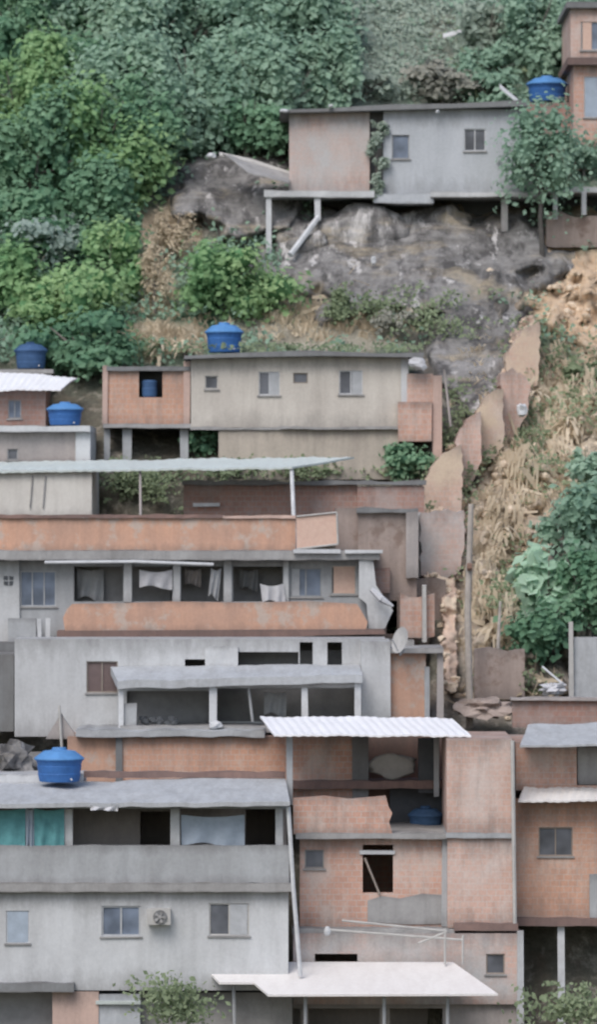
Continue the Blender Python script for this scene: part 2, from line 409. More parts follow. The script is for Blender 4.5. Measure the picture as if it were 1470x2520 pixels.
# ------------------------------------------------------------------ rock face
def rockmat(name,k,streak):
    rm,nt,b=new_mat(name); p=pos(nt)
    c=mixc(nt,ramp(nt,noise_tex(nt,p,.45,8,.7),.36,.66),(.28*k,.275*k,.275*k),(.165*k,.162*k,.16*k))
    c=mixc(nt,mul(nt,ramp(nt,noise_tex(nt,p,.75,7,.68,(1.6,1.2,.28)),.46,.6),.9),c,(.075*k,.073*k,.075*k))
    c=mixc(nt,mul(nt,ramp(nt,noise_tex(nt,p,1.0,7,.66,(.22,.4,1.5)),.52,.64),.6),c,(.1*k,.095*k,.09*k))
    c=mixc(nt,mul(nt,ramp(nt,noise_tex(nt,p,.8,7,.7,(1.7,1,.5)),.6-streak,.68-streak),.8),c,(.56,.55,.55))
    c=mixc(nt,mul(nt,ramp(nt,noise_tex(nt,p,.42,6,.65,(.6,1,1.4)),.53,.65),.7),c,(.36*k,.31*k,.23*k))
    c=mixc(nt,.25,c,ramp(nt,noise_tex(nt,p,5,5,.7),.2,.8),'OVERLAY')
    nt.links.new(c,b.inputs['Base Color']); b.inputs['Roughness'].default_value=.97; b.inputs['Specular IOR Level'].default_value=.05
    add_bump(nt,b,noise_tex(nt,p,1.4,8,.68),.6,.2)
    return rm
M['rock']=rm=rockmat('grey_rock',1.0,.03); M['rockpale']=rockmat('streaked_rock',1.2,.08)
def sheetgrid(x0,x1,y0,y1,f,step=6):
    mb=MB(); xs=list(range(x0,x1,step)); ys=list(range(y0,y1,step)); W_=len(xs)
    mb.add([at(px,py,f(px,py)) for py in ys for px in xs],[[j*W_+i,(j+1)*W_+i,(j+1)*W_+i+1,j*W_+i+1] for j in range(len(ys)-1) for i in range(W_-1)],0,True)
    return mb
def rockpatch(x0,x1,y0,y1,E,amp,name,step=6,sl=.22,rough_=.3):
    def f(px,py):
        ww=0
        for e in E: ww=max(ww,min(1,(1.2-math.sqrt(((px-e[0])/e[2])**2+((py-e[1])/e[3])**2)-.35*mnoise.fractal(Vector((px*.009,py*.009,2.2)),1,2,4))/.3))
        nn=mnoise.fractal(Vector((px*.006,py*.008,6.1)),1.0,2.1,6)
        dome=1-abs(mnoise.noise(Vector((px*.004+nn*.2,py*.006,1.1))))
        s_=(py+sl*(px-1000)+70*nn)/110; fr=s_-math.floor(s_)
        band=fr if fr<.85 else (1-fr)/.15*.85
        off=amp*(.4+.4*dome+rough_*nn+.22*band)
        return terrY(px,py)*.25+(prof(py)-.2)*.75-off*ww+1.3*(1-ww)
    o=sheetgrid(x0,x1,y0,y1,f,step).build(name,rm); o['kind']='structure'; return o
rockpatch(600,1420,480,1090,[(1015,645,370,150),(1165,860,100,160)],1.0,'rock_face')
rockpatch(400,760,370,640,[(580,475,155,105)],1.5,'rock_mound',6,-.3,.25)

# ------------------------------------------------------------------ vegetation
def leaf(mb,c,nrm,s,asp=.6,mi=0):
    nrm=nrm.normalized(); u=nrm.orthogonal().normalized(); w=nrm.cross(u)
    t=R.uniform(0,6.28); a=u*math.cos(t)+w*math.sin(t); b_=nrm.cross(a)
    L=a*s*.5; Wd=b_*s*asp*.5
    mb.add([c-L,c+Wd-L*.1,c+L-nrm*s*.12,c-Wd-L*.1],[[0,1,2,3]],mi)
def crown(mb,c,rx,ry,rz,seed,ls,dens=900,nb=12,core=.78,asp=.6,droop=0):
    rs=random.Random(seed); blobs=[]
    for i in range(nb):
        while True:
            d=Vector((rs.uniform(-1,1),rs.uniform(-1,.8),rs.uniform(-1,1)))
            if d.length<1: break
        br=rs.uniform(.16,.55)
        blobs.append((c+Vector((d.x*rx*1.02,d.y*ry*.8,d.z*rz*.98)),br*rx*rs.uniform(.7,1.3),br*ry,br*rz*rs.uniform(.7,1.3)))
    wts=[b_[1]*b_[3] for b_ in blobs]
    n=int(dens*rx*rz)
    for q,bx,by,bz in rs.choices(blobs,wts,k=n):
        d=Vector((rs.gauss(0,1),rs.gauss(-.3,1),rs.gauss(.35,1))).normalized()
        k=rs.uniform(.75,1.15) if rs.random()<.7 else rs.uniform(1.1,1.7)
        pt=q+Vector((d.x*bx*k,d.y*by*k,d.z*bz*k))
        if droop and rs.random()<droop: pt.z-=rs.uniform(0,.6)*rz
        nr=d*.9+Vector((rs.gauss(0,.4),rs.gauss(-.35,.4),rs.gauss(.5,.4)))
        leaf(mb,pt,nr,ls*rs.uniform(.45,1.6),asp)
    if core:
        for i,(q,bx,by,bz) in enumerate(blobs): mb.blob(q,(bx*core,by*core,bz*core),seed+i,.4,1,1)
def tree(px,py,rw,rh,mat,label,name='tree',cat='tree',ls=.28,dens=720,nb=18,trunk='bark',group=None,base=None,asp=.7,core=.8,droop=.12):
    bpy_=base[1] if base else py+rh*1.2
    bpx=base[0] if base else px+R.uniform(-.15,.15)*rw
    g=ground(bpx,bpy_); Y=g.y-.1; k=m_per_px(Y)
    c=at(px,py,Y); rx=rw*k; rz=rh*k; ry=rx*.85
    root=thing(name,label,cat,g,group)
    seed=R.randrange(9999)
    t=MB(); r0=max(.07,.085*rx); top=c-Vector((0,0,rz*.15)); st=g-Vector((0,0,.3))
    mid=st.lerp(top,.5)+Vector((R.uniform(-.15,.15),0,0))
    t.tube([st,mid,top],[r0,r0*.75,r0*.4])
    for i in range(9):
        d=Vector((R.uniform(-1,1),R.uniform(-.9,.6),R.uniform(-.1,.9)))
        s0=mid.lerp(top,R.uniform(0,.9)); e=c+Vector((d.x*rx*.9,d.y*ry*.7,d.z*rz*.8))
        mm=s0.lerp(e,.5)+Vector((0,0,-.05*rz)); t.tube([s0,mm,e],[r0*.45,r0*.3,r0*.12],5)
    t.build('trunk',M[trunk],root)
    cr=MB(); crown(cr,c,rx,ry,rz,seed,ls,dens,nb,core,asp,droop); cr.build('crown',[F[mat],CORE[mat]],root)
    return root
TREES=[
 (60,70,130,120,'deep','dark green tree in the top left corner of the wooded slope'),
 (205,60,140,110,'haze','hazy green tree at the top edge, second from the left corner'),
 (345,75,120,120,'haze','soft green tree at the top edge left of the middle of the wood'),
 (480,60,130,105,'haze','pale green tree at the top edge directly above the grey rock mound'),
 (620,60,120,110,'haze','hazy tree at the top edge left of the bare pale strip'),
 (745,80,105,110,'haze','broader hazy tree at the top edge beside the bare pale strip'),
 (50,235,110,125,'bright','yellow green tree at the left edge below the dark corner tree'),
 (190,205,125,110,'deep','mid green tree in the upper wood left, with a yellow green tree on its left'),
 (330,225,125,125,'haze','hazy tree in the middle of the upper wood'),
 (470,215,115,125,'haze','soft hazy tree in the upper wood above the grey rock mound'),
 (590,205,115,115,'haze','broad hazy tree up the slope left of the topmost house'),
 (700,215,90,105,'haze','green tree just above the left roof corner of the topmost house'),
 (800,180,70,100,'haze','lighter green tree above the brick end of the topmost house'),
 (85,400,120,135,'deep','very dark tree at the left edge of the wood at half its height'),
 (225,355,130,145,'bright','bright green tree with drooping branches in the left of the wood'),
 (360,330,105,130,'deep','deep green tree up left of the grey rock mound'),
 (480,310,100,65,'haze','low hazy tree right above the grey rock mound'),
 (620,310,105,75,'deep','low dark tree touching the left wall of the topmost house'),
 (80,545,110,85,'deep','dark tree at the left edge above the pale silvery tree'),
 (310,430,80,90,'bright','light green tree at the right border of the wood beside the grey rock mound'),
 (245,520,105,115,'deep','deep green tree near the dry plants at the border of the wood'),
 (130,585,95,65,'pale','pale silvery tree in the lower left of the wood'),
 (40,690,95,95,'bright','bright green tree at the left edge above the dark blue tank'),
 (150,745,110,90,'bright','bright green tree in the lower wood right of the left edge tree'),
 (270,665,75,95,'bright','green tree left of the dry plants in the lower wood'),
 (200,850,130,65,'deep','dark low tree above the white metal roof on the left'),
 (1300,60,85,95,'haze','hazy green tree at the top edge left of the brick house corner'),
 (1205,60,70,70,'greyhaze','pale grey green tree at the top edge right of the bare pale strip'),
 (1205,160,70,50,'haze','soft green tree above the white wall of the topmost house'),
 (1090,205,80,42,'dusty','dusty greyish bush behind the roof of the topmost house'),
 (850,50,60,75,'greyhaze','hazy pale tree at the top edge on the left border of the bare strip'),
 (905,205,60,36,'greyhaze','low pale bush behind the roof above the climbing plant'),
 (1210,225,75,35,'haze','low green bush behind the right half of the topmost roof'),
 (1400,110,80,90,'haze','green tree beside the upper wall of the brick house in the top right'),
 (1445,1150,50,50,'haze','small green tree at the right edge in the middle of the landslide'),
 (1425,1295,100,125,'haze','broad full green tree at the right edge above the pale broad leaved plant'),
 (1455,1440,75,100,'deep','deeper green tree at the right edge behind the broad leaved plant'),
 (1335,1535,80,75,'deep','dark tree below the broad leaved plant on the right'),
 (1430,915,50,32,'olive','olive green tree on the orange soil at the right edge'),
]
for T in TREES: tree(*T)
tree(1340,375,95,115,'haze','tall loose tree with trailing branches before the right end of the topmost house',ls=.22,dens=620,nb=19,trunk='barkdark',base=(1338,660),core=.5,droop=.4)
tree(1440,385,60,50,'haze','small green tree at the right edge above the low white beam',ls=.22,core=.6,base=(1440,440))
tree(560,685,135,80,'bright','wide green bush on the slope between the rocks and the dry plants','bush','bush',ls=.24,dens=1000,base=(560,765))
tree(500,1075,45,40,'deep','small green bush under the left end of the cream house','bush','bush',ls=.2,base=(500,1125))
tree(1000,1130,75,45,'deep','dark green bush at the lower right corner of the cream house','bush','bush',ls=.2,base=(1000,1180))
tree(832,750,40,40,'olive','small olive bush on the pale ground left of the brown bush above the cream house','bush','bush',ls=.16,dens=1200,nb=10,base=(832,800))
tree(970,795,42,30,'dusty','brown grey bush on the pale ground above the cream house roof','bush','bush',ls=.16,dens=1200,nb=10,base=(970,840))
tree(430,555,48,62,'dry','tall straw coloured bush at the upper end of the dry strip beside the wood','bush','bush',ls=.2,dens=900,nb=12,base=(430,640),core=.55,asp=.3,droop=.3)
tree(385,680,34,70,'dry','narrow straw coloured bush lower in the dry strip beside the wood','bush','bush',ls=.2,dens=900,nb=12,base=(385,770),core=.55,asp=.3,droop=.3)
tree(1350,1430,78,88,'big','plant with big pale green round leaves in front of the dark trees at right','broad_leaved_plant','plant',ls=.48,dens=200,nb=16,base=(1350,1570),asp=.9)
uc=MB()
for i in range(3400):
    px=R.uniform(-60,1530); py=R.uniform(-40,900)
    if green_w(px,py)<R.random() or (px>690 and 270<py<480) or R.random()<.9*ell(px,py,980,120,150,180): continue
    g=ground(px,py); h=R.uniform(.2,1.1)
    for k in range(9):
        leaf(uc,g+Vector((R.gauss(0,.35),R.gauss(-.2,.2),R.uniform(0,h))),Vector((R.gauss(0,.6),R.gauss(-.4,.6),R.uniform(.1,1))),R.uniform(.16,.34))
tag(uc.build('undergrowth',F['haze']),'low green undergrowth covering the wooded slope','undergrowth',None,'stuff')
hs=MB()
for i in range(520):
    px=R.gauss(990,95); py=R.uniform(-30,250)
    g=ground(px,py); h=R.uniform(.1,.6)
    for k in range(9):
        leaf(hs,g+Vector((R.gauss(0,.35),R.gauss(-.2,.2),R.uniform(0,h))),Vector((R.gauss(0,.5),R.gauss(-.5,.5),R.uniform(.2,1))),R.uniform(.14,.3))
tag(hs.build('pale_scrub',F['greyhaze']),'pale grey green scrub on the slope behind the topmost house','scrub',None,'stuff')
dg=MB()
def tuft(mb,g,h,n,s=.05):
    for k in range(n):
        d=Vector((R.gauss(0,.45),R.gauss(-.2,.3),1)).normalized(); q=g+Vector((R.gauss(0,.18),R.gauss(0,.1),-.05)); hh=h*R.uniform(.5,1.1)
        sd=Vector((s,0,0)); e=q+d*hh*.6; e2=e+Vector((d.x*1.3,d.y,.25)).normalized()*hh*.45
        mb.add([q-sd*.5,q+sd*.5,e+sd*.5,e-sd*.5],[[0,1,2,3]]); mb.add([e-sd*.5,e+sd*.5,e2],[[0,1,2]])
spots=[(430,560,50,60,40),(375,700,40,70,50),(420,830,90,40,70),(800,790,200,50,130),(1380,960,110,90,30),(1300,1100,120,110,40),(1230,1330,80,140,30),(1200,1530,80,110,40),(1180,890,120,70,50),(1330,1210,60,80,20)]
for cx,cy,rx,ry,n in spots:
    for i in range(n):
        px=R.gauss(cx,rx*.55); py=R.gauss(cy,ry*.55); tuft(dg,ground(px,py),R.uniform(.2,.7),9,.07)
for cx,cy,rx,ry,n in [(1400,940,50,40,40),(1360,1060,40,40,30),(1270,1140,40,50,30),(1240,1290,40,60,40),(1210,1480,50,70,24)]:
    for i in range(n):
        px=R.gauss(cx,rx*.6); py=R.gauss(cy,ry*.6); g=ground(px,py)+Vector((0,-.3,.3)); L=R.uniform(.5,1.4)
        for k in range(6):
            q=g+Vector((R.gauss(0,.2),R.gauss(0,.1),R.gauss(0,.1))); e=q+Vector((R.gauss(0,.15),-.15,-L*R.uniform(.5,1))); sd=Vector((R.uniform(.02,.06),0,0)); dg.add([q-sd,q+sd,e+sd*.3,e-sd*.3],[[0,1,2,3]])
tag(dg.build('dry_grass',F['dry']),'straw coloured dry grass and hanging stalks on the bare slope','grass',None,'stuff')
# ---- the ruined wall's line down the slope (used for the wall, and the plants growing on it)
LINE=[(1300,800,30),(1285,870,44),(1268,960,44),(1225,1030,44),(1180,1090,46),(1130,1150,48),(1098,1215,52),(1092,1300,52),(1088,1400,50),(1108,1450,20),(1108,1560,17),(1108,1690,22)]
def linew(px,py):
    best=9
    for (ax,ay,ar),(bx,by,br) in zip(LINE,LINE[1:]):
        dx,dy=bx-ax,by-ay; t=max(0,min(1,((px-ax)*dx+(py-ay)*dy)/(dx*dx+dy*dy)))
        r=ar+(br-ar)*t; d=math.hypot(px-ax-dx*t,py-ay-dy*t)/r
        best=min(best,d)
    return best+.5*mnoise.fractal(Vector((px*.02,py*.016,3.3)),.8,2.1,5)
def wallY(px,py):
    b_=linew(px,py); w=max(0,min(1,(1.08-b_)/.16))
    st=math.floor((py+.35*px+30*mnoise.noise(Vector((px*.02,py*.02,5))))/74)*74-.35*px+37
    blk=.6*prof(py)+.4*prof(st)
    return blk-1.1*w+.35*mnoise.fractal(Vector((px*.03,py*.03,8.8)),.8,2.1,5)+2.2*(1-w)
sc=MB()
for cx,cy,rx,ry,n in [(890,770,90,40,22),(1080,810,100,40,30),(1000,760,160,30,20),(700,480,50,50,10),(1390,900,90,50,18),(1360,1180,80,60,20),(1430,1010,60,50,22),(1130,1010,60,60,16),(330,870,80,30,24),(350,1200,110,40,80),(700,1172,260,12,70),(1230,1480,60,60,16),(1190,140,90,110,30),(430,2480,70,40,60),(1400,2490,80,30,50),(760,866,300,8,34),(1120,1090,40,40,14),(1310,1080,40,80,28),(1260,1400,50,80,20),(1250,1690,90,30,26),(960,1590,80,16,10)]:
    for i in range(n):
        px=R.gauss(cx,rx*.55); py=R.gauss(cy,ry*.55); g=ground(px,py); h=R.uniform(.3,.8)
        if py>2400: g=at(px,py,R.uniform(-1.5,0))
        if cy==866: g=at(px,866,R.uniform(27,31)); h=.35
        if 640<py<840 and 800<px<1250: g=at(px,py,min(terrY(px,py),prof(py)-.9))
        for k in range(16):
            leaf(sc,g+Vector((R.gauss(0,.28),R.gauss(-.3,.2),R.uniform(0,h))),Vector((R.gauss(0,.6),R.gauss(-.4,.6),R.uniform(.1,1))),R.uniform(.12,.28))
for i in range(60):
    a,b_=R.choice(list(zip(LINE[:9],LINE[1:9]))); t=R.random(); sgn=R.choice((-1,1,1)); px=a[0]+(b_[0]-a[0])*t+sgn*a[2]*R.uniform(.6,1.2); py=a[1]+(b_[1]-a[1])*t+sgn*a[2]*R.uniform(.2,.7)
    g=at(px,py,min(wallY(px,py),terrY(px,py),prof(py)-1.3)-.1)
    for k in range(14): leaf(sc,g+Vector((R.gauss(0,.25),R.gauss(-.15,.1),R.uniform(-.1,.5))),Vector((R.gauss(0,.6),R.gauss(-.4,.6),R.uniform(.1,1))),R.uniform(.1,.24))
tag(sc.build('scrub',F['olive']),'low olive scrub scattered over soil, rocks and terraces','scrub',None,'stuff')
db=MB()
for cx,cy,rx,ry,n in [(1380,960,110,110,50),(1310,1110,110,110,60),(1235,1330,80,140,50),(1210,1540,70,100,50),(1250,1700,110,50,80),(1150,900,90,100,20),(900,720,250,80,20)]:
    for i in range(n):
        px=R.gauss(cx,rx*.6); py=R.gauss(cy,ry*.6); g=ground(px,py)+Vector((0,-.2,.05)); L=R.uniform(.25,1.2)
        d=Vector((R.gauss(0,1),R.gauss(-.4,.4),R.gauss(-.1,.7))).normalized()
        if R.random()<.6: db.bar(g,g+d*L,R.uniform(.015,.05),.012,4)
        else:
            sd=d.cross(Vector((0,-1,.4))).normalized()*R.uniform(.05,.15); e=g+d*L
            db.add([g-sd,g+sd,e+sd*.6,e-sd*.6],[[0,1,2,3]])
tag(db.build('landslide_debris',F['dry']),'pale broken stalks and laths strewn over the landslide','debris',None,'stuff')
def dryplant(px,py,h,label,mat='dry',n=17):
    g=ground(px,py); root=thing('dry_plant',label,'plant',g); k=h*m_per_px(g.y)
    st=MB().bar(g-Vector((0,0,.2)),g+Vector((0,-.1,k*.55)),.07,.05); st.build('stem',M['bark'],root)
    lf=MB(); c=g+Vector((0,-.1,k*.5))
    for i in range(n):
        t=R.uniform(0,6.28); d=Vector((math.cos(t),math.sin(t)*.7-.2,0)); L=k*R.uniform(.3,.65); w=R.uniform(.04,.1); up=R.uniform(.1,1.1)
        side=d.cross(Vector((0,0,1))).normalized()*w; prev=c+Vector((0,0,R.uniform(-.3,.1)*k))
        s0=prev.copy()
        for s_ in range(4):
            f=(s_+1)/4; q=s0+d*L*f+Vector((0,0,L*(up*f-1.1*f*f))); lf.add([prev-side,prev+side,q+side*(1-f*.7),q-side*(1-f*.7)],[[0,1,2,3]]); prev=q
    lf.build('fronds',F[mat],root)
for a in [(405,640,90,'straw coloured plant in the middle of the dry clump'),
          (455,880,80,'yellowish dry plant by the roof tank of the cream house'),(395,890,80,'yellowish dry plant above the orange brick wing'),(1240,1340,90,'pale dead plant beside the weathered pole on the landslide'),(1400,1080,90,'dead drooping plant on the landslide soil'),(1320,1010,80,'dead plant beside the white plastic bag on the landslide'),(1215,1590,80,'beige dry plant right of the weathered pole')]:
    dryplant(*a)

# ------------------------------------------------------------------ loose rock
RK=[(760,610,50,35),(1100,555,55,45)]
for px,py,rw,rh in RK:
    y=prof(py)-.5; c=at(px,py,y); k=m_per_px(y)
    o=MB().blob(c,(rw*k,rw*k*.7,rh*k),R.randrange(999),.55,3,0,1.2,True).build('boulder',rm)
    tag(o,'grey boulder on the rock face below the topmost house','boulder','boulders below the topmost house')
y=prof(580)-.1; k=m_per_px(y); o=MB().blob(at(880,575,y),(125*k,1.3,68*k),21,.3,4,0,.9,True).build('boulder',M['rockpale']); tag(o,'largest smooth boulder with whitish streaks just below the topmost house','boulder')
RB=MB()
for cx,cy,rx,ry,n in [(1000,690,300,100,40),(1370,1000,110,120,70),(1300,1120,110,100,60),(1230,1350,70,150,60),(1250,1710,110,40,70),(560,500,110,70,20),(1400,740,80,90,40)]:
    for i in range(n):
        px=R.gauss(cx,rx*.55); py=R.gauss(cy,ry*.55); s_=R.uniform(.05,.26); q=ground(px,py)
        RB.blob(q+Vector((0,-.03,0)),(s_,s_,s_*.7),i,.5,1)
for i in range(110):
    a,b_=R.choice(list(zip(LINE[:-1],LINE[1:]))); t=R.random(); sg=R.choice((-1,1)); px=a[0]+(b_[0]-a[0])*t+sg*R.uniform(.6,1.2)*a[2]; py=a[1]+(b_[1]-a[1])*t+R.gauss(0,.4)*a[2]; s_=R.uniform(.06,.24)
    RB.blob(at(px,py,min(wallY(px,py),terrY(px,py))-.03),(s_,s_,s_*.7),i,.6,1)
tag(RB.build('rubble',[M['soil'] ]),'loose lumps of soil and rubble on the bare slope and landslide','rubble',None,'stuff')
def boulder(px,py,rw,rh,Y,mat,label,seed=1):
    k=m_per_px(Y); o=MB().blob(at(px,py,Y+rw*k*.4),(rw*k,rw*k*.7,rh*k),seed,.7,3,0,1.8).build('boulder',M[mat]); return tag(o,label,'boulder')
boulder(1190,1742,70,26,11.6,'stained','low brown boulder in the rubble at the foot of the weathered pole',3)
boulder(25,1872,60,45,6.5,'rock','grey boulder at the left edge behind the lowest blue tank',8)
k=m_per_px(6.8); o=MB().blob(at(965,1884,7.2),(62*k,.08,28*k),5,.35,3,0,1.6,True).build('tarpaulin_bundle',M['offwhite']); tag(o,'flat whitish oval bundle under the white roof in the open brick storey','bundle')

# ------------------------------------------------------------------ water tanks
def tank(pc,pb_,Y,w,h,label,body='bluep',lid='bluelid'):
    k=m_per_px(Y); r=w*k/2; H=h*k; c=at(pc,pb_,Y+r); root=thing('water_tank',label,'water tank',c)
    hb=H*.66
    MB().lathe(c,[(r*.78,0),(r*.8,.02),(r*.86,hb*.35),(r*.84,hb*.38),(r*.89,hb*.7),(r*.87,hb*.73),(r*.93,hb*.94),(r*.97,hb*.95),(r*.97,hb)],32).build('tank_body',M[body],root)
    MB().lathe(c,[(r*.99,hb*.985),(r*1.0,hb+.02),(r*.96,hb+.06),(r*.62,H*.9),(r*.3,H*.93),(r*.27,H),(.02,H)],32,0,8,.012).build('lid',M[lid],root)
    MB().bar(c+Vector((r*.5,-r*.68,hb*.15)),c+Vector((r*.55,-r*1.05,hb*.15)),.03).build('outlet_pipe',M['whitep'],root)
    return root
tank(1347,252,46.5,104,64,'blue water tank beside the brick house in the top right','bluep','bluelid')
tank(552,868,27.2,96,74,'blue water tank on the roof of the cream house')
tank(76,908,30.5,84,66,'dark blue water tank above the white metal roof at left','bluedark','bluedark')
tank(160,1047,23.2,92,58,'blue water tank on the small white house at the left edge')
tank(146,1922,2.6,124,84,'large blue water tank on the grey roof in the lower left')
tank(1048,2052,6.2,88,70,'dim dark blue water tank in the shade of the brick terrace','bluedim','bluedim')
st=MB().pbox(1290,1420,253,345,46.3,2.4).build('tank_stand',M['brickdark']); tag(st,'brick stand under the top right blue water tank','tank stand')

# ------------------------------------------------------------------ topmost house
h=thing('house','topmost long house on stilts with pink brick end and white right wall','house',at(980,500,40))
MB().wall(712,910,277,474,40,6.5).build('brick_wall',M['brickplast'],h)
w2=[(965,1008,333,392),(1143,1196,318,373)]
MB().wall(944,1287,270,482,39.9,6.5,w2).build('wall',M['whiteblue'],h)
pb('recess_wall',M['darkgrey'],h,908,946,275,482,40.5,5)
pp('roof',M['darkgrey'],h,[(688,279),(690,271),(800,268),(960,258),(1120,256),(1300,246),(1300,262),(945,272)],39.5,7.3)
window(h,965,1008,333,392,39.9,'glassblue','grey',0); window(h,1143,1196,318,373,39.9,'glass','whitep',1)
rb('floor_slab',M['white'],h,650,922,470,486,39.5,7); rb('floor_slab',M['white'],h,1060,1345,473,485,39.5,7)
rb('base_wall',M['whiteblue'],h,920,1068,476,502,39.7,6,.08)
pb('pillar',M['whitep'],h,655,668,486,628,39.6,.25); pb('pillar',M['whitep'],h,775,789,486,545,39.6,.25)
MB().tube([at(784,535,39.7),at(762,565,39.2),at(715,628,38.2)],[.13,.13,.13]).build('strut',M['whitep'],h)
pb('pillar',M['concrete'],h,1235,1250,486,570,39.8,.25)
pb('back_wall',M['dark'],h,690,1340,486,540,42.2,.3)  # dark sheet that paints the shade under the house floor
v=thing('climbing_plant','dark climbing plant hanging in the gap between brick end and white wall','climbing plant',at(930,490,39.8))
MB().tube([at(935,492,39.9),at(926,400,39.95),at(932,300,39.95)],[.05,.04,.02]).build('stem',M['bark'],v)
mb=MB()
for i in range(9): crown(mb,at(930+9*math.sin(i*1.7),310+21*i,39.75),.25+.12*R.random(),.2,.34,i,.17,1300,4)
mb.build('leaves',[F['greyhaze'],CORE['deep']],v)
for (a,b_,lab) in [((1230,207),(1277,246),'white board leaning above the right roof end of the topmost house'),((1090,84),(1152,70),'thin pale board lying in the scrub at the top')]:
    Y=41.5 if a[1]>100 else terrY(*a)-1.5
    tag(MB().slab([at(*a,Y),at(*b_,Y),at(b_[0],b_[1]+9,Y-.1),at(a[0],a[1]+9,Y-.1)],.05).build('board',M['whitep']),lab,'board')
for px,py,w_ in [(700,274,12),(815,262,6),(1078,276,5)]:
    tag(MB().blob(at(px,py,39.4),(w_*.016,.12,.08),px,.5,2).build('roof_scrap',M['whitep']),{700:'pale scrap at the left tip of the top roof',815:'small white lump on the top roof edge over the brick end',1078:'small white lump on the top roof edge between the two windows'}[px],'scrap')
s=thing('shelter','low open shelter with white beam and posts at the right edge below the trees','shelter',at(1410,525,39.5))
rb('beam',M['white'],s,1346,1600,461,474,39.3,3); pb('post',M['whitep'],s,1362,1373,472,540,39.3,.2); pb('post',M['whitep'],s,1432,1443,472,530,39.3,.2)
pb('back_wall',M['dark'],s,1346,1600,472,560,42,.3); rb('base_wall',M['stained'],s,1346,1600,528,610,39.6,2.5,.2)  # back wall's dark colour stands in for the shaded gap behind the posts
s=thing('path_slab','thin pale concrete path sloping over the grey rock mound toward the topmost house','path',at(640,430,40.2))
MB().sheet(at(610,424,39.6),at(712,452,39.3),at(718,430,41.2),at(548,380,41.6),.05,0,0,.08).build('slab',M['concrete'],s)
MB().slab([at(540,375,41.7),at(620,392,41.5),at(718,424,41.2),at(718,430,41.1),at(620,399,41.4),at(540,380,41.6)],.07).build('slab_edge',M['offwhite'],s)
tag(MB().blob(at(520,385,40.9),(.22,.15,.13),4,.4,2).build('bag',M['whitep']),'small white bag lying at the top of the grey rock mound','bag')
h=thing('house','tall pink brick house cut by the top right corner','house',at(1500,370,44))
MB().wall(1405,1680,18,150,44,6,[(1430,1475,55,125)]).build('upper_wall',M['brickpink'],h)
MB().wall(1412,1680,150,420,44.2,6,[(1438,1500,190,290)]).build('lower_wall',M['brick'],h)
pb('roof',M['darkgrey'],h,1395,1690,6,20,43.7,6.6); pb('floor_slab',M['darkred'],h,1398,1690,142,160,43.8,6.5)
window(h,1430,1475,55,125,44,'glassblue','offwhite',1,half=(.1,.6,'pinksheet')); window(h,1438,1500,190,290,44.2,'glassblue','whitep',1,half=(.05,.6,'paleblue'))

# ------------------------------------------------------------------ cream house
h=thing('house','cream single storey house with four small windows below the rocks','house',at(730,1130,26))
wn=[(505,537,925,958),(637,689,915,973),(722,758,918,944),(835,893,912,971)]
MB().wall(470,1000,876,1052,26,6.3,wn).build('wall',M['cream'],h)
pb('corner_column',M['white'],h,988,1006,874,1050,25.9,.3)
MB().wall(538,982,1056,1180,25.8,5).build('plinth',M['beige'],h); rb('ledge',M['concrete'],h,690,985,1050,1057,25.6,.6); rb('ledge',M['concrete'],h,468,695,1051,1058,25.72,.5)
pp('roof',M['darkgrey'],h,[(452,884),(455,876),(560,870),(760,862),(930,870),(1045,868),(1042,880),(800,876),(560,880)],25.5,7)
window(h,505,537,925,958,26,'glass','offwhite',0); window(h,637,689,915,973,26,'glass','whitep',1,half=(.5,.95,'shutter')); window(h,722,758,918,944,26,'glass','wood',0,False); window(h,835,893,912,971,26,'glass','whitep',1,half=(.55,.95,'shutter'))
MB().wall(262,465,912,1046,26.2,5,[(342,400,912,978)]).build('brick_wing',M['brickorange'],h)
pb('corner_post',M['pink'],h,252,265,900,1046,26.1,.25); pb('corner_post',M['pink'],h,452,468,890,1046,26.1,.25)
rb('wing_floor',M['concrete'],h,254,470,1043,1054,26,5)
rb('wing_roof',M['darkgrey'],h,262,468,902,913,26.05,5.2)
pb('pillar',M['grey'],h,302,324,1054,1180,26.3,.3); pb('pillar',M['grey'],h,444,464,1054,1180,26.3,.3); pb('pillar',M['grey'],h,256,270,1054,1180,26.3,.3)
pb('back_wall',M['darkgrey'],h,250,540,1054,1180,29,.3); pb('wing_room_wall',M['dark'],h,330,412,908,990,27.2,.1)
MB().wall(1002,1066,920,1088,25.9,4).build('side_wall',M['brickpink'],h); pb('side_patch',M['brick'],h,980,1064,990,1086,25.55,.3)
pb('post',M['pink'],h,1066,1088,925,1150,25.7,.3); MB().bar(at(1094,910,25.4),at(1110,1050,25.4),.05).build('pipe',M['pinkgrey'],h)
MB().blob(at(1030,895,25.4),(.32,.15,.22),4,.7,2,0,2).build('rag',M['cloth'],h)
c0=at(368,979,26.5); tag(MB().lathe(c0,[(.26,0),(.3,.06),(.31,.35),(.29,.38),(.31,.62),(.27,.68),(.1,.7)],20).build('barrel',M['bluedark']),'dull blue barrel standing in the dark opening of the orange brick wing','barrel')
h=thing('house','brown brick house under a bright white metal roof at the left edge','house',at(0,1060,27.5))
MB().wall(-220,112,955,1075,27.5,4,[(20,52,985,1030)]).build('wall',M['brickdark'],h); window(h,20,52,985,1030,27.5,'glassblue','grey',1)
MB().sheet(at(-230,966,26.8),at(150,956,26.8),at(190,928,29.5),at(-230,900,31),.06,24).build('roof',M['wmetal'],h)
pb('roof_slab',M['concrete'],h,-200,130,908,920,30.2,3)
h=thing('house','small white house with a flat pale roof and cream lower wall at the left edge','house',at(60,1250,19.5))
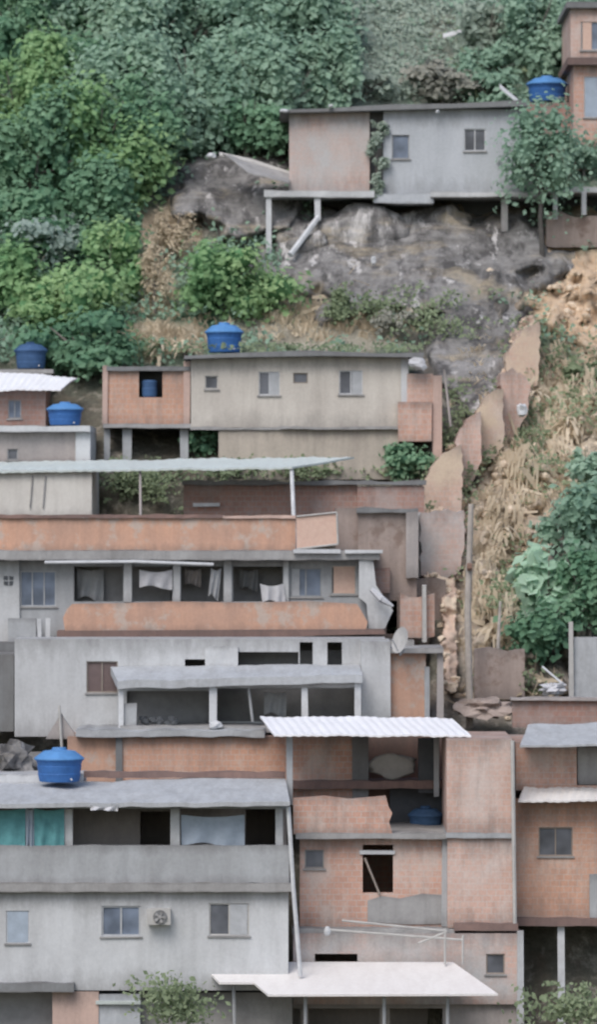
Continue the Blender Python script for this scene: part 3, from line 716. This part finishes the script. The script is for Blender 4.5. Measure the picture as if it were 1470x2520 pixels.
MB().wall(-220,186,1062,1142,22.7,4.5,[(18,44,1105,1132)]).build('upper_wall',M['pinkgrey'],h); window(h,18,44,1105,1132,22.7,'glass','grey',0)
pb('corner_column',M['white'],h,186,223,1062,1146,22.55,4.6); MB().wall(-220,226,1157,1275,19.0,6).build('lower_wall',M['paleream'],h)
rb('roof',M['white'],h,-225,222,1048,1063,22.3,5)
for px in (80,112): MB().bar(at(px,1170,18.95),at(px-6,1250,18.95),.03).build('drain_pipe',M['concrete'],h)
c_=thing('canopy','long thin pale green metal canopy on poles above the orange terrace wall','canopy',at(400,1340,19.5))
MB().sheet(at(-220,1162,18.8),at(720,1150,18.8),at(872,1124,22.3),at(-220,1140,22.3),.07,40).build('roof',M['gmetal'],c_)
MB().bar(at(718,1152,19.0),at(727,1362,17.2),.08).build('pole',M['whitep'],c_); MB().bar(at(345,1160,19.0),at(347,1350,17.8),.05).build('pole',M['pinkgrey'],c_)
h=thing('retaining_wall','long dark red brick wall below the pale canopy','wall',at(750,1258,21.3))
rb('wall',M['brickdark'],h,452,880,1192,1300,21.4,.35); rb('wall',M['brickdark'],h,880,1045,1196,1300,21.2,.35,.05,'slightly redder end piece of the dark brick wall'); rb('coping',M['darkgrey'],h,448,1050,1183,1194,21.1,.7,.08)
tag(MB().pbox(475,540,1238,1246,21,.3).build('plank',M['whitep']),'pale plank leaning at the left end of the dark red wall','plank')

# ------------------------------------------------------------------ verandah house (upper)
h=thing('house','long house with grey verandah openings between two orange parapets','house',at(450,1572,15))
rb('terrace_parapet',M['orange'],h,-220,728,1274,1354,16.6,.22); rb('parapet_coping',M['darkred'],h,-220,548,1266,1275,16.5,.4,.07); rb('parapet_coping',M['pink'],h,548,728,1268,1276,16.52,.36)
pb('terrace_wall',M['stained'],h,826,884,1250,1358,17.4,3); MB().wall(882,1026,1258,1580,17.2,4,[(952,978,1478,1560)]).build('side_wall',M['stained'],h)
rb('side_coping',M['darkgrey'],h,878,1030,1250,1262,17,3,.1)
rb('side_buttress',M['pinkgrey'],h,1000,1030,1262,1420,16.9,.4,.12)
rb('side_brick',M['brickdark'],h,890,960,1400,1460,16.8,.4,.15); rb('side_brick',M['brick'],h,985,1070,1462,1570,16.5,.6,.2); pb('side_post',M['offwhite'],h,1040,1050,1440,1580,16.2,.2); rb('side_step',M['concrete'],h,950,1020,1575,1592,15,2,.1)
rb('roof',M['concrete'],h,-220,935,1355,1378,15.2,7)
pb('eave_board',M['whitep'],h,722,838,1352,1361,15.0,.15); pb('eave_board',M['whitep'],h,850,942,1353,1362,15.02,.15)
MB().tube([at(110,1384,14.9),at(330,1382,14.9),at(526,1389,14.9)],[.06,.06,.06]).build('gutter',M['whitep'],h)
op=[(182,303,1394,1480),(326,424,1394,1480),(446,550,1394,1480),(574,696,1394,1480),(714,792,1398,1468),(815,877,1392,1462),(50,138,1405,1492)]
MB().wall(-220,905,1376,1600,16,2.2,op).build('wall',M['grey'],h)
for x0,x1 in((303,326),(424,446),(550,574),(696,713)): pb('pillar',M['white'],h,x0+2,x1-3,1378,1482,15.85,.3)
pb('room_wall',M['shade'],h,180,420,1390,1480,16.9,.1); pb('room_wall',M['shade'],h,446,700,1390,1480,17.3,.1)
window(h,714,792,1398,1468,16,'glassblue','grey',1,half=(.05,.3,'shutter')); window(h,815,877,1392,1462,16,'glass','offwhite',1,half=(.1,.95,'pinksheet')); window(h,50,138,1405,1492,16,'glassblue','shutter',2)
pb('left_wall',M['white'],h,-220,48,1378,1600,15.9,.12)
for i in range(2):
    for k in range(2): pb('vent_block',M['dark'],h,10+i*13,19+i*13,1418+k*13,1427+k*13,15.87,.05)
pp('balcony_parapet',M['orange'],h,[(155,1520),(165,1498),(178,1486),(300,1484),(420,1480),(600,1483),(760,1479),(880,1486),(905,1530),(900,1552),(160,1552)],14.8,.22)
pp('balcony_slab',M['darkred'],h,[(140,1552),(945,1548),(950,1560),(780,1564),(600,1574),(400,1570),(140,1578)],14.6,1.7)
pp('end_wall',M['white'],h,[(884,1372),(918,1370),(926,1440),(968,1502),(948,1546),(908,1550),(903,1486),(884,1470)],15.3,.5)
pb('railing_base',M['grey'],h,20,88,1522,1580,15.4,.3)
for x in(92,112): pb('railing_post',M['whitep'],h,x,x+11,1522,1578,15.3,.12)
pb('left_slab',M['darkgrey'],h,-220,135,1580,1606,14.9,2)
def cloth(px0,px1,py0,py1,Y,mat,label,slant=0):
    mb=MB(); n=12; vs=[]
    for j in range(7):
        for i in range(n+1):
            u=i/n; v_=j/6; px=px0+(px1-px0)*u+slant*v_; py=py0+(py1-py0)*v_*(1-.12*math.sin(u*5)) + 6*math.sin(math.pi*u)*(1-v_)
            q=at(px,py,Y); q.y+=.08*math.sin(u*14+v_*2)*(.3+v_); vs.append(q)
    mb.add(vs,[[j*(n+1)+i,j*(n+1)+i+1,(j+1)*(n+1)+i+1,(j+1)*(n+1)+i] for j in range(6) for i in range(n)],0,True)
    return tag(mb.build('hanging_cloth',M[mat]),label,'laundry')
cloth(343,424,1402,1446,15.75,'cloth','white cloth hanging in the second verandah opening from the left')
cloth(640,698,1436,1482,15.7,'cloth','white cloth hanging over the parapet at the fourth verandah opening',6)
cloth(190,255,1398,1476,16.6,'grey','dull grey cloth hanging in the first verandah opening')
cloth(520,545,1398,1470,15.8,'shutter','narrow grey cloth at the right of the third verandah opening',-8)
cloth(590,635,1400,1450,16.7,'darkgrey','dark grey cloth hanging at the left of the fourth verandah opening')
cloth(455,495,1398,1440,16.6,'pinkgrey','short dull pink cloth hanging at the left of the third verandah opening')
s=thing('sheet_panel','pale orange panel with a thin white frame at the foot of the canopy pole','panel',at(780,1350,16.3))
pp('panel',M['pinksheet'],s,[(730,1272),(828,1262),(831,1338),(730,1350)],16.2,.05)
MB().tube([at(730,1271,16.15),at(829,1261,16.15),at(832,1339,16.15),at(730,1351,16.15)],[.035,.035,.035,.035],5).build('frame',M['offwhite'],s)
tag(MB().tube([at(915,1450,14.9),at(940,1475,14.8),at(968,1492,14.8)],[.1,.14,.05]).build('bundle',M['cloth']),'white bundle hanging off the right end of the verandah','bundle')

# ------------------------------------------------------------------ white house with grey awning
h=thing('house','white house with long grey awning over a columned verandah','house',at(500,1810,10.5))
op=[(213,290,1627,1704),(455,505,1622,1640),(585,735,1604,1640),(738,770,1580,1640),(806,842,1580,1636),(535,742,1694,1775),(757,874,1694,1775),(312,516,1700,1790)]
MB().wall(36,950,1572,1812,11,2.6,op).build('wall',M['white'],h)
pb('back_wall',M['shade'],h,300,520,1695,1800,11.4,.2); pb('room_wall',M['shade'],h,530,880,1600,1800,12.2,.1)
window(h,213,290,1627,1704,11,'glassred','wood',1)
MB().sheet(at(290,1676,8.7),at(893,1660,8.7),at(885,1634,10.95),at(272,1640,10.95),.28,0,0,.06).build('awning',M['fibro'],h)
rb('awning_beam',M['concrete'],h,300,888,1680,1692,8.9,.25)
for x0,x1,t,b_ in((292,305,1686,1800),(516,534,1686,1785),(743,758,1684,1775),(874,890,1680,1775)): pb('column',M['whitep'],h,x0,x1,t,b_,8.9,.25)
MB().bar(at(612,1690,9.1),at(622,1775,9.1),.05).build('pipe',M['grey'],h)
rb('verandah_floor',M['concrete'],h,296,895,1786,1802,8.7,2.5); pb('parapet',M['grey'],h,306,336,1730,1788,9,.2)
pb('end_wall',M['white'],h,890,962,1578,1790,10.1,3); pb('side_wall',M['orange'],h,946,1048,1606,1790,10.5,3)
rb('side_roof',M['concrete'],h,940,1092,1594,1607,10.2,3.4); pb('post',M['grey'],h,1046,1058,1640,1790,10.4,.2); pb('post',M['pinkgrey'],h,1076,1092,1600,1790,10.4,.2)
pb('dark_side_wall',M['darkgrey'],h,-220,34,1610,1800,11.6,3)
rb('upper_panel',M['white'],h,505,586,1590,1642,10.85,.3,.05)
mb=MB()
for i in range(16): mb.blob(at(R.uniform(345,430),1782-R.uniform(0,16),9.5),(.14,.12,.12),i,.5,1)
tag(mb.build('rag_heap',M['dark']),'dark heap of rags at the left of the lower verandah floor','heap')
tag(MB().blob(at(532,1784,8.6),(.24,.2,.14),9,.35,2).build('bag',M['whitep']),'white bag at the foot of the second awning column','bag')
cloth(650,705,1700,1760,10.4,'grey','grey cloth hanging in the middle bay under the grey awning')
d=thing('satellite_dish','oval off white satellite dish at the right end of the white house','satellite dish',at(985,1612,9.6))
c0=at(990,1577,9.6); nr=Vector((-.62,-.65,.3)).normalized(); u=Vector((0,0,1)).cross(nr).normalized(); w=nr.cross(u); vs=[]; mb=MB()
for j in range(5):
    for i in range(24):
        t=6.2832*i/24; q=j/4; vs.append(c0+(u*math.cos(t)*.36+w*math.sin(t)*.48)*q+nr*(.12*q*q))
mb.add(vs,[[j*24+i,j*24+(i+1)%24,(j+1)*24+(i+1)%24,(j+1)*24+i] for j in range(4) for i in range(24)],0,True); mb.build('dish',M['dullwhite'],d)
MB().tube([c0,c0+Vector((.05,.2,-.35)),at(985,1612,9.9)],[.04,.04,.04]).build('mount',M['grey'],d); MB().bar(c0-w*.45,c0+nr*.5-w*.1,.02).build('feed_arm',M['grey'],d)

# ------------------------------------------------------------------ low orange wall house
h=thing('house','half built orange brick storey behind the lowest blue tank','house',at(430,1905,8))
MB().wall(166,286,1812,1960,8,3).build('wall',M['orange'],h); MB().wall(300,700,1812,1960,7.9,3).build('wall',M['brickorange'],h)
pb('column',M['darkgrey'],h,284,302,1806,1960,7.8,.4); rb('roof',M['grey'],h,186,652,1796,1813,7.6,3.4,.08)
pp('gable',M['pinkgrey'],h,[(112,1818),(150,1755),(160,1772),(182,1802),(184,1818)],8.2,.3); MB().bar(at(146,1735,8.1),at(152,1840,8.1),.05).build('pipe',M['offwhite'],h)
pb('left_wall',M['concrete'],h,-220,168,1850,1960,8.4,.3)

# ------------------------------------------------------------------ lower left white house
h=thing('house','large two storey grey white house with open verandah in the lower left','house',at(360,2440,1))
MB().sheet(at(-220,1978,0),at(714,1972,0),at(702,1912,4.6),at(-220,1928,4.6),.14,0,0,.07).build('roof',M['fibro'],h)
rb('roof_ridge',M['darkred'],h,206,702,1899,1914,4.5,.4,.07); rb('roof_ridge',M['white'],h,-220,206,1906,1928,4.4,2,.05,'pale flat slab under the tank')
pb('eave_beam',M['grey'],h,-220,708,1979,1990,.9,.2)
MB().wall(-220,706,1984,2180,3.2,3,[(345,418,1996,2085),(605,682,1990,2085)]).build('upper_wall',M['pinkgrey'],h)
for x0,x1 in((156,178),(420,442),(678,697)): pb('column',M['white'],h,x0,x1,1988,2082,.85,.28)
rb('parapet',M['grey'],h,-220,712,2080,2172,.6,.25,.03); rb('floor_slab',M['concrete'],h,-220,718,2172,2194,.4,3,.04)
lw=[(250,346,2228,2303),(515,613,2222,2301),(15,72,2240,2320)]
MB().wall(-220,710,2192,2436,.7,5.5,lw).build('lower_wall',M['white'],h)
window(h,250,346,2228,2303,.7,'glassblue','shutter',1,ft=.06); window(h,515,613,2222,2301,.7,'glass','offwhite',1,half=(.52,.96,'shutter')); window(h,15,72,2240,2320,.7,'glassblue','whitep',1,half=(.05,.95,'paleblue'))
ac=pb('air_conditioner',M['offwhite'],h,362,420,2236,2276,.25,.45)
c0=at(394,2256,.22); ring=MB(); ring.bar(c0+Vector((0,.05,0)),c0,.23,.23,24); ring.build('fan_opening',M['darkgrey'],ac)
f=MB()
for i in range(5):
    t=i*1.2566; u=Vector((math.cos(t),0,math.sin(t))); w=Vector((-u.z,0,u.x)); cc=c0-Vector((0,.03,0)); f.add([cc+u*.05-w*.03,cc+u*.2-w*.06,cc+u*.2+w*.05-Vector((0,.03,0)),cc+u*.05+w*.03],[[0,1,2,3]])
f.bar(c0-Vector((0,.02,0)),c0-Vector((0,.06,0)),.06,.05,10); f.build('fan_blades',M['concrete'],ac)
MB().tube([at(710,1985,.3),at(722,2180,.2),at(740,2400,.2)],[.075,.075,.075]).build('drain_pipe',M['whitep'],h)
pb('verandah_floor',M['concrete'],h,-220,706,2160,2172,.9,2.3)
rb('lower_ledge',M['darkgrey'],h,-220,182,2418,2440,.3,1); pb('basement_wall',M['shade'],h,-220,130,2440,2640,1.6,3)
pb('basement_brick',M['pink'],h,130,242,2438,2640,.7,3); pb('basement_block',M['whiteblue'],h,242,345,2446,2640,.75,3); pb('basement_beam',M['gmetal'],h,236,346,2462,2470,.6,.2); pb('basement_wall',M['concrete'],h,345,720,2440,2640,1.3,3)
cloth(-60,62,1988,2094,.75,'teal','teal curtain at the far left of the lower verandah'); cloth(62,84,1986,2090,.78,'paleblue','narrow pale curtain between the two teal curtains'); cloth(84,158,1988,2094,.75,'teal','teal curtain next to the first white column of the lower verandah')
cloth(446,602,2004,2082,.95,'paleblue','pale blue sheet hanging between the right columns of the lower verandah')
cloth(222,290,1980,1994,-.1,'cloth','white cloth folded over the eave of the lower verandah')

# ------------------------------------------------------------------ central brick house
h=thing('house','unfinished brick house with a white metal roof in the lower middle','house',at(950,2300,3))
pp('terrace_parapet',M['brick'],h,[(722,1964),(800,1958),(860,1966),(950,1958),(957,1985),(966,2000),(958,2022),(966,2050),(722,2052)],2.7,.25)
rb('floor_slab',M['concrete'],h,728,1102,2050,2064,2.6,5)
hw=[(750,798,2090,2136),(893,968,2078,2196)]
MB().wall(738,1102,2062,2296,3,4.5,hw).build('wall',M['brick'],h)
pp('plaster_patch',M['concrete'],h,[(905,2215),(940,2204),(985,2210),(1040,2198),(1094,2202),(1094,2272),(1000,2274),(905,2268)],2.95,.1); pb('column',M['grey'],h,1088,1106,2062,2280,2.85,.3)
window(h,750,798,2090,2136,3,'glass','concrete',0); pb('lintel',M['white'],h,885,972,2092,2102,2.93,.15)
MB().bar(at(898,2110,2.9),at(935,2200,2.9),.04).build('brace',M['wood'],h)
MB().wall(700,872,1806,1980,7,2).build('upper_wall',M['brick'],h); pb('column',M['darkgrey'],h,868,908,1806,2000,6.9,.4); pb('upper_back_wall',M['redbrown'],h,900,1100,1806,2060,8.3,.3); rb('upper_floor',M['darkred'],h,700,1100,1920,1940,6.6,2,.08)
pb('post',M['grey'],h,1068,1082,1806,1960,6.2,.2); pb('post',M['grey'],h,706,720,1806,1980,4,.2); pb('inner_wall',M['dark'],h,1030,1070,1815,1950,6.8,.2); pb('inner_wall',M['dark'],h,960,1100,1938,2056,7.7,.2)  # inner walls coloured dark to paint the shade of the open storey
MB().sheet(at(676,1808,3.2),at(1160,1808,3.2),at(1112,1766,7.6),at(640,1762,7.6),.06,22).build('roof',M['wmetal'],h)
MB().wall(1100,1262,1818,2050,2.5,5).build('tower_wall',M['brickpink'],h,'upper plain brick tower wall'); rb('tower_beam',M['grey'],h,1098,1264,2048,2062,2.42,5); MB().wall(1102,1264,2062,2282,2.55,5).build('tower_wall',M['brickpink'],h)
MB().tube([at(1262,1822,2.3),at(1268,2275,2.3)],[.07,.07]).build('drain_pipe',M['offwhite'],h)
rb('lower_beam',M['darkred'],h,1118,1276,2272,2290,2.2,1); rb('mid_beam',M['concrete'],h,720,1120,2284,2297,2.3,1)
MB().wall(722,1286,2296,2470,2.2,4,[(1197,1243,2346,2396),(775,880,2346,2366)]).build('lower_wall',M['brickplast'],h); window(h,1197,1243,2346,2396,2.2,'glass','wood',0)
pb('corner_column',M['white'],h,1274,1290,2290,2520,2.05,.3)
MB().wall(540,1286,2470,2660,2.4,3,[(560,740,2480,2600),(760,935,2480,2600),(960,1090,2480,2600)]).build('ground_wall',M['pinkgrey'],h)
for a,b_ in(((800,2286),(1140,2312)),((842,2264),(1100,2290)),((1096,2284),(1096,2372)),((1140,2300),(1140,2372)),((1030,2320),(1100,2292))):
    MB().bar(at(*a,1.5),at(*b_,1.5),.04).build('pipe',M['offwhite'],h)
MB().blob(at(806,2290,1.5),(.12,.1,.17),3,.2,2).build('pipe_joint',M['whitep'],h)
s=thing('canopy','wide cream white metal canopy at the bottom of the picture','canopy',at(860,2560,0))
def lp(px,py): return at(px,py,2.0-3.4*(py-2366)/79)
rf=MB(); rf.slab([lp(490,2366),lp(540,2416),lp(625,2416),lp(660,2446),lp(1226,2444),lp(1115,2366)],.07); rf.build('roof',M['cmetal'],s)
for x in(752,946,1102): MB().bar(at(x,2436,-.8),at(x,2640,-.8),.06).build('post',M['grey'],s)
MB().bar(at(575,2414,.4),at(580,2640,.4),.06).build('post',M['grey'],s)
# ------------------------------------------------------------------ right brick house
h=thing('house','orange brick house with one window and grey awning at the lower right edge','house',at(1400,2262,3.8))
MB().wall(1270,1650,1826,1944,4.3,5,[(1420,1500,1836,1932)]).build('upper_wall',M['brick'],h); pb('side_panel',M['concrete'],h,1422,1498,1838,1930,4.5,.1)
MB().wall(1268,1650,1966,2262,3.8,5,[(1326,1410,2035,2106)]).build('wall',M['brickorange'],h)
window(h,1326,1410,2035,2106,3.8,'glass','wood',1)
MB().sheet(at(1280,1834,2.8),at(1650,1830,2.8),at(1650,1770,7.5),at(1300,1784,7.5),.07,0,0,.06).build('roof',M['fibro'],h)
MB().sheet(at(1276,1970,2.9),at(1650,1966,2.9),at(1650,1938,4.3),at(1290,1936,4.3),.06,18).build('awning',M['cmetal'],h)
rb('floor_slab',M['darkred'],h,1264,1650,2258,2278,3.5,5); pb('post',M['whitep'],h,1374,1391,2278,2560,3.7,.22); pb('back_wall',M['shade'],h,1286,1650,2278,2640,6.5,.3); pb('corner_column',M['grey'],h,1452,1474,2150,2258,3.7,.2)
pb('ground_slab',M['darkgrey'],h,1286,1650,2560,2640,2.5,4)
# ------------------------------------------------------------------ ruined wall down the slope
h=thing('boundary_wall','long ruined pinkish wall running down the slope beside the landslide','wall',at(1090,1420,22))
sheetgrid(1000,1380,740,1740,wallY,4).build('embankment',M['ruin'],h)
def ragged(pts,amp=4,step=13):
    o=[]; n=len(pts)
    for i in range(n):
        a=pts[i]; b_=pts[(i+1)%n]; L=math.hypot(b_[0]-a[0],b_[1]-a[1]); k=max(1,int(L/step))
        for q in range(k):
            t=q/k; w=0 if q==0 else 1; o.append((a[0]+(b_[0]-a[0])*t+w*R.gauss(0,amp*.5),a[1]+(b_[1]-a[1])*t+w*R.gauss(0,amp)))
    return o
# the pieces overlap like one wall broken into steps; each piece stands upright a little in front of the next one up the slope
for pts,mt in (([(1246,868),(1288,812),(1326,790),(1330,880),(1322,950),(1246,975)],'brickearth'),
               ([(1234,918),(1262,905),(1306,945),(1300,1010),(1268,1082),(1234,1092)],'brickpink'),
               ([(1176,1008),(1206,968),(1240,958),(1240,1098),(1214,1130),(1176,1136)],'brickearth'),
               ([(1126,1078),(1152,1030),(1184,1012),(1186,1136),(1160,1192),(1126,1196)],'brickpink'),
               ([(1044,1200),(1062,1150),(1100,1112),(1136,1092),(1140,1196),(1132,1262),(1044,1270)],'brickearth'),
               ([(1036,1262),(1142,1256),(1144,1340),(1134,1400),(1100,1424),(1036,1416)],'brickplast')):
    Yv=prof(max(p_[1] for p_ in pts)-30)-1.55
    MB().poly(ragged(pts),Yv,4.2).build('wall_piece',M[mt],h)
pb('post',M['whitep'],h,1022,1036,1262,1420,20.2,.3); rb('base_wall',M['stained'],h,1012,1098,1424,1620,18.6,2,.25)
po=thing('utility_pole','tall weathered pole standing on the landslide by the brick wall','pole',at(1158,1770,12.6))
MB().tube([at(1160,1240,12.6),at(1152,1500,12.6),at(1157,1790,12.6)],[.1,.12,.14],10).build('shaft',M['pole'],po); MB().bar(at(1150,1395,12.4),at(1162,1395,12.4),.14,.14).build('clamp',M['rust'],po)
tag(MB().tube([at(1232,1480,15),at(1226,1600,14.6)],[.05,.07]).build('stake',M['pole']),'short wooden stake standing right of the weathered pole','stake')
tag(MB().rough(1168,1292,1598,1720,13.6,.6,.14).build('low_wall',M['stained']),'low brownish stained wall between weathered pole and dark tree','wall')
g_=thing('gate','grey sheet gate with a white post at the right edge','gate',at(1440,1740,12.6))
pb('panel',M['fibro'],g_,1414,1640,1568,1745,12.8,.08); pb('post',M['offwhite'],g_,1401,1412,1530,1745,12.6,.2)
mb=MB(); mb.blob(at(1362,1695,11.2),(.42,.25,.2),13,.9,3,0,2.2); tag(mb.build('broken_sheet',M['cloth']),'crumpled white sheet lying in front of the grey gate','sheet')
tag(MB().bar(at(1335,1640,11.6),at(1385,1682,11.3),.04).build('white_pipe',M['whitep']),'thin white pipe leaning over the crumpled sheet','pipe')
h=thing('low_wall','low reddish brick ledge in front of the grey gate','wall',at(1380,1772,10)); rb('wall',M['brickdark'],h,1262,1640,1722,1790,10.4,.4); rb('coping',M['pinkgrey'],h,1258,1640,1716,1724,10.2,.7)
tag(MB().blob(at(1286,1010,terrY(1286,1010)-2.4),(.2,.2,.3),6,.5,2).build('plastic_bag',M['whitep']),'white plastic bag on the landslide soil','bag')
tag(MB().blob(at(920,642,prof(642)-1.6),(.1,.1,.2),6,.5,2).build('plastic_bag',M['whitep']),'small white bag on the grey rock face','bag')

# ------------------------------------------------------------------ light, world, camera
d=Vector((-.3,-.62,.85)).normalized(); el=math.asin(d.z); rot=math.atan2(d.x,d.y)
wd=bpy.data.worlds.new('World'); scene.world=wd; wd.use_nodes=True; nt=wd.node_tree
bg=nt.nodes['Background']; sky=nt.nodes.new('ShaderNodeTexSky'); sky.sky_type='NISHITA'; sky.sun_disc=False
sky.sun_elevation=el; sky.sun_rotation=rot; sky.dust_density=3; sky.air_density=1.15
nt.links.new(sky.outputs[0],bg.inputs[0]); bg.inputs[1].default_value=.15
L=bpy.data.lights.new('Sun','SUN'); L.energy=1.7; L.angle=math.radians(35); L.color=(1,.975,.95)
lo=bpy.data.objects.new('Sun',L); COL.objects.link(lo); lo.rotation_euler=d.to_track_quat('Z','Y').to_euler()
cam=bpy.data.cameras.new('Camera'); co=bpy.data.objects.new('Camera',cam); COL.objects.link(co)
co.location=(0,-D,0); co.rotation_euler=(math.radians(90),0,0)
cam.sensor_fit='VERTICAL'; cam.sensor_height=36; cam.sensor_width=24; cam.lens=36*D/(2517/S); cam.clip_end=3000; cam.clip_start=1
cam.dof.use_dof=True; cam.dof.focus_distance=92; cam.dof.aperture_fstop=1.4
scene.camera=co
scene.view_settings.view_transform='Standard'; scene.view_settings.look='None'; scene.view_settings.exposure=0
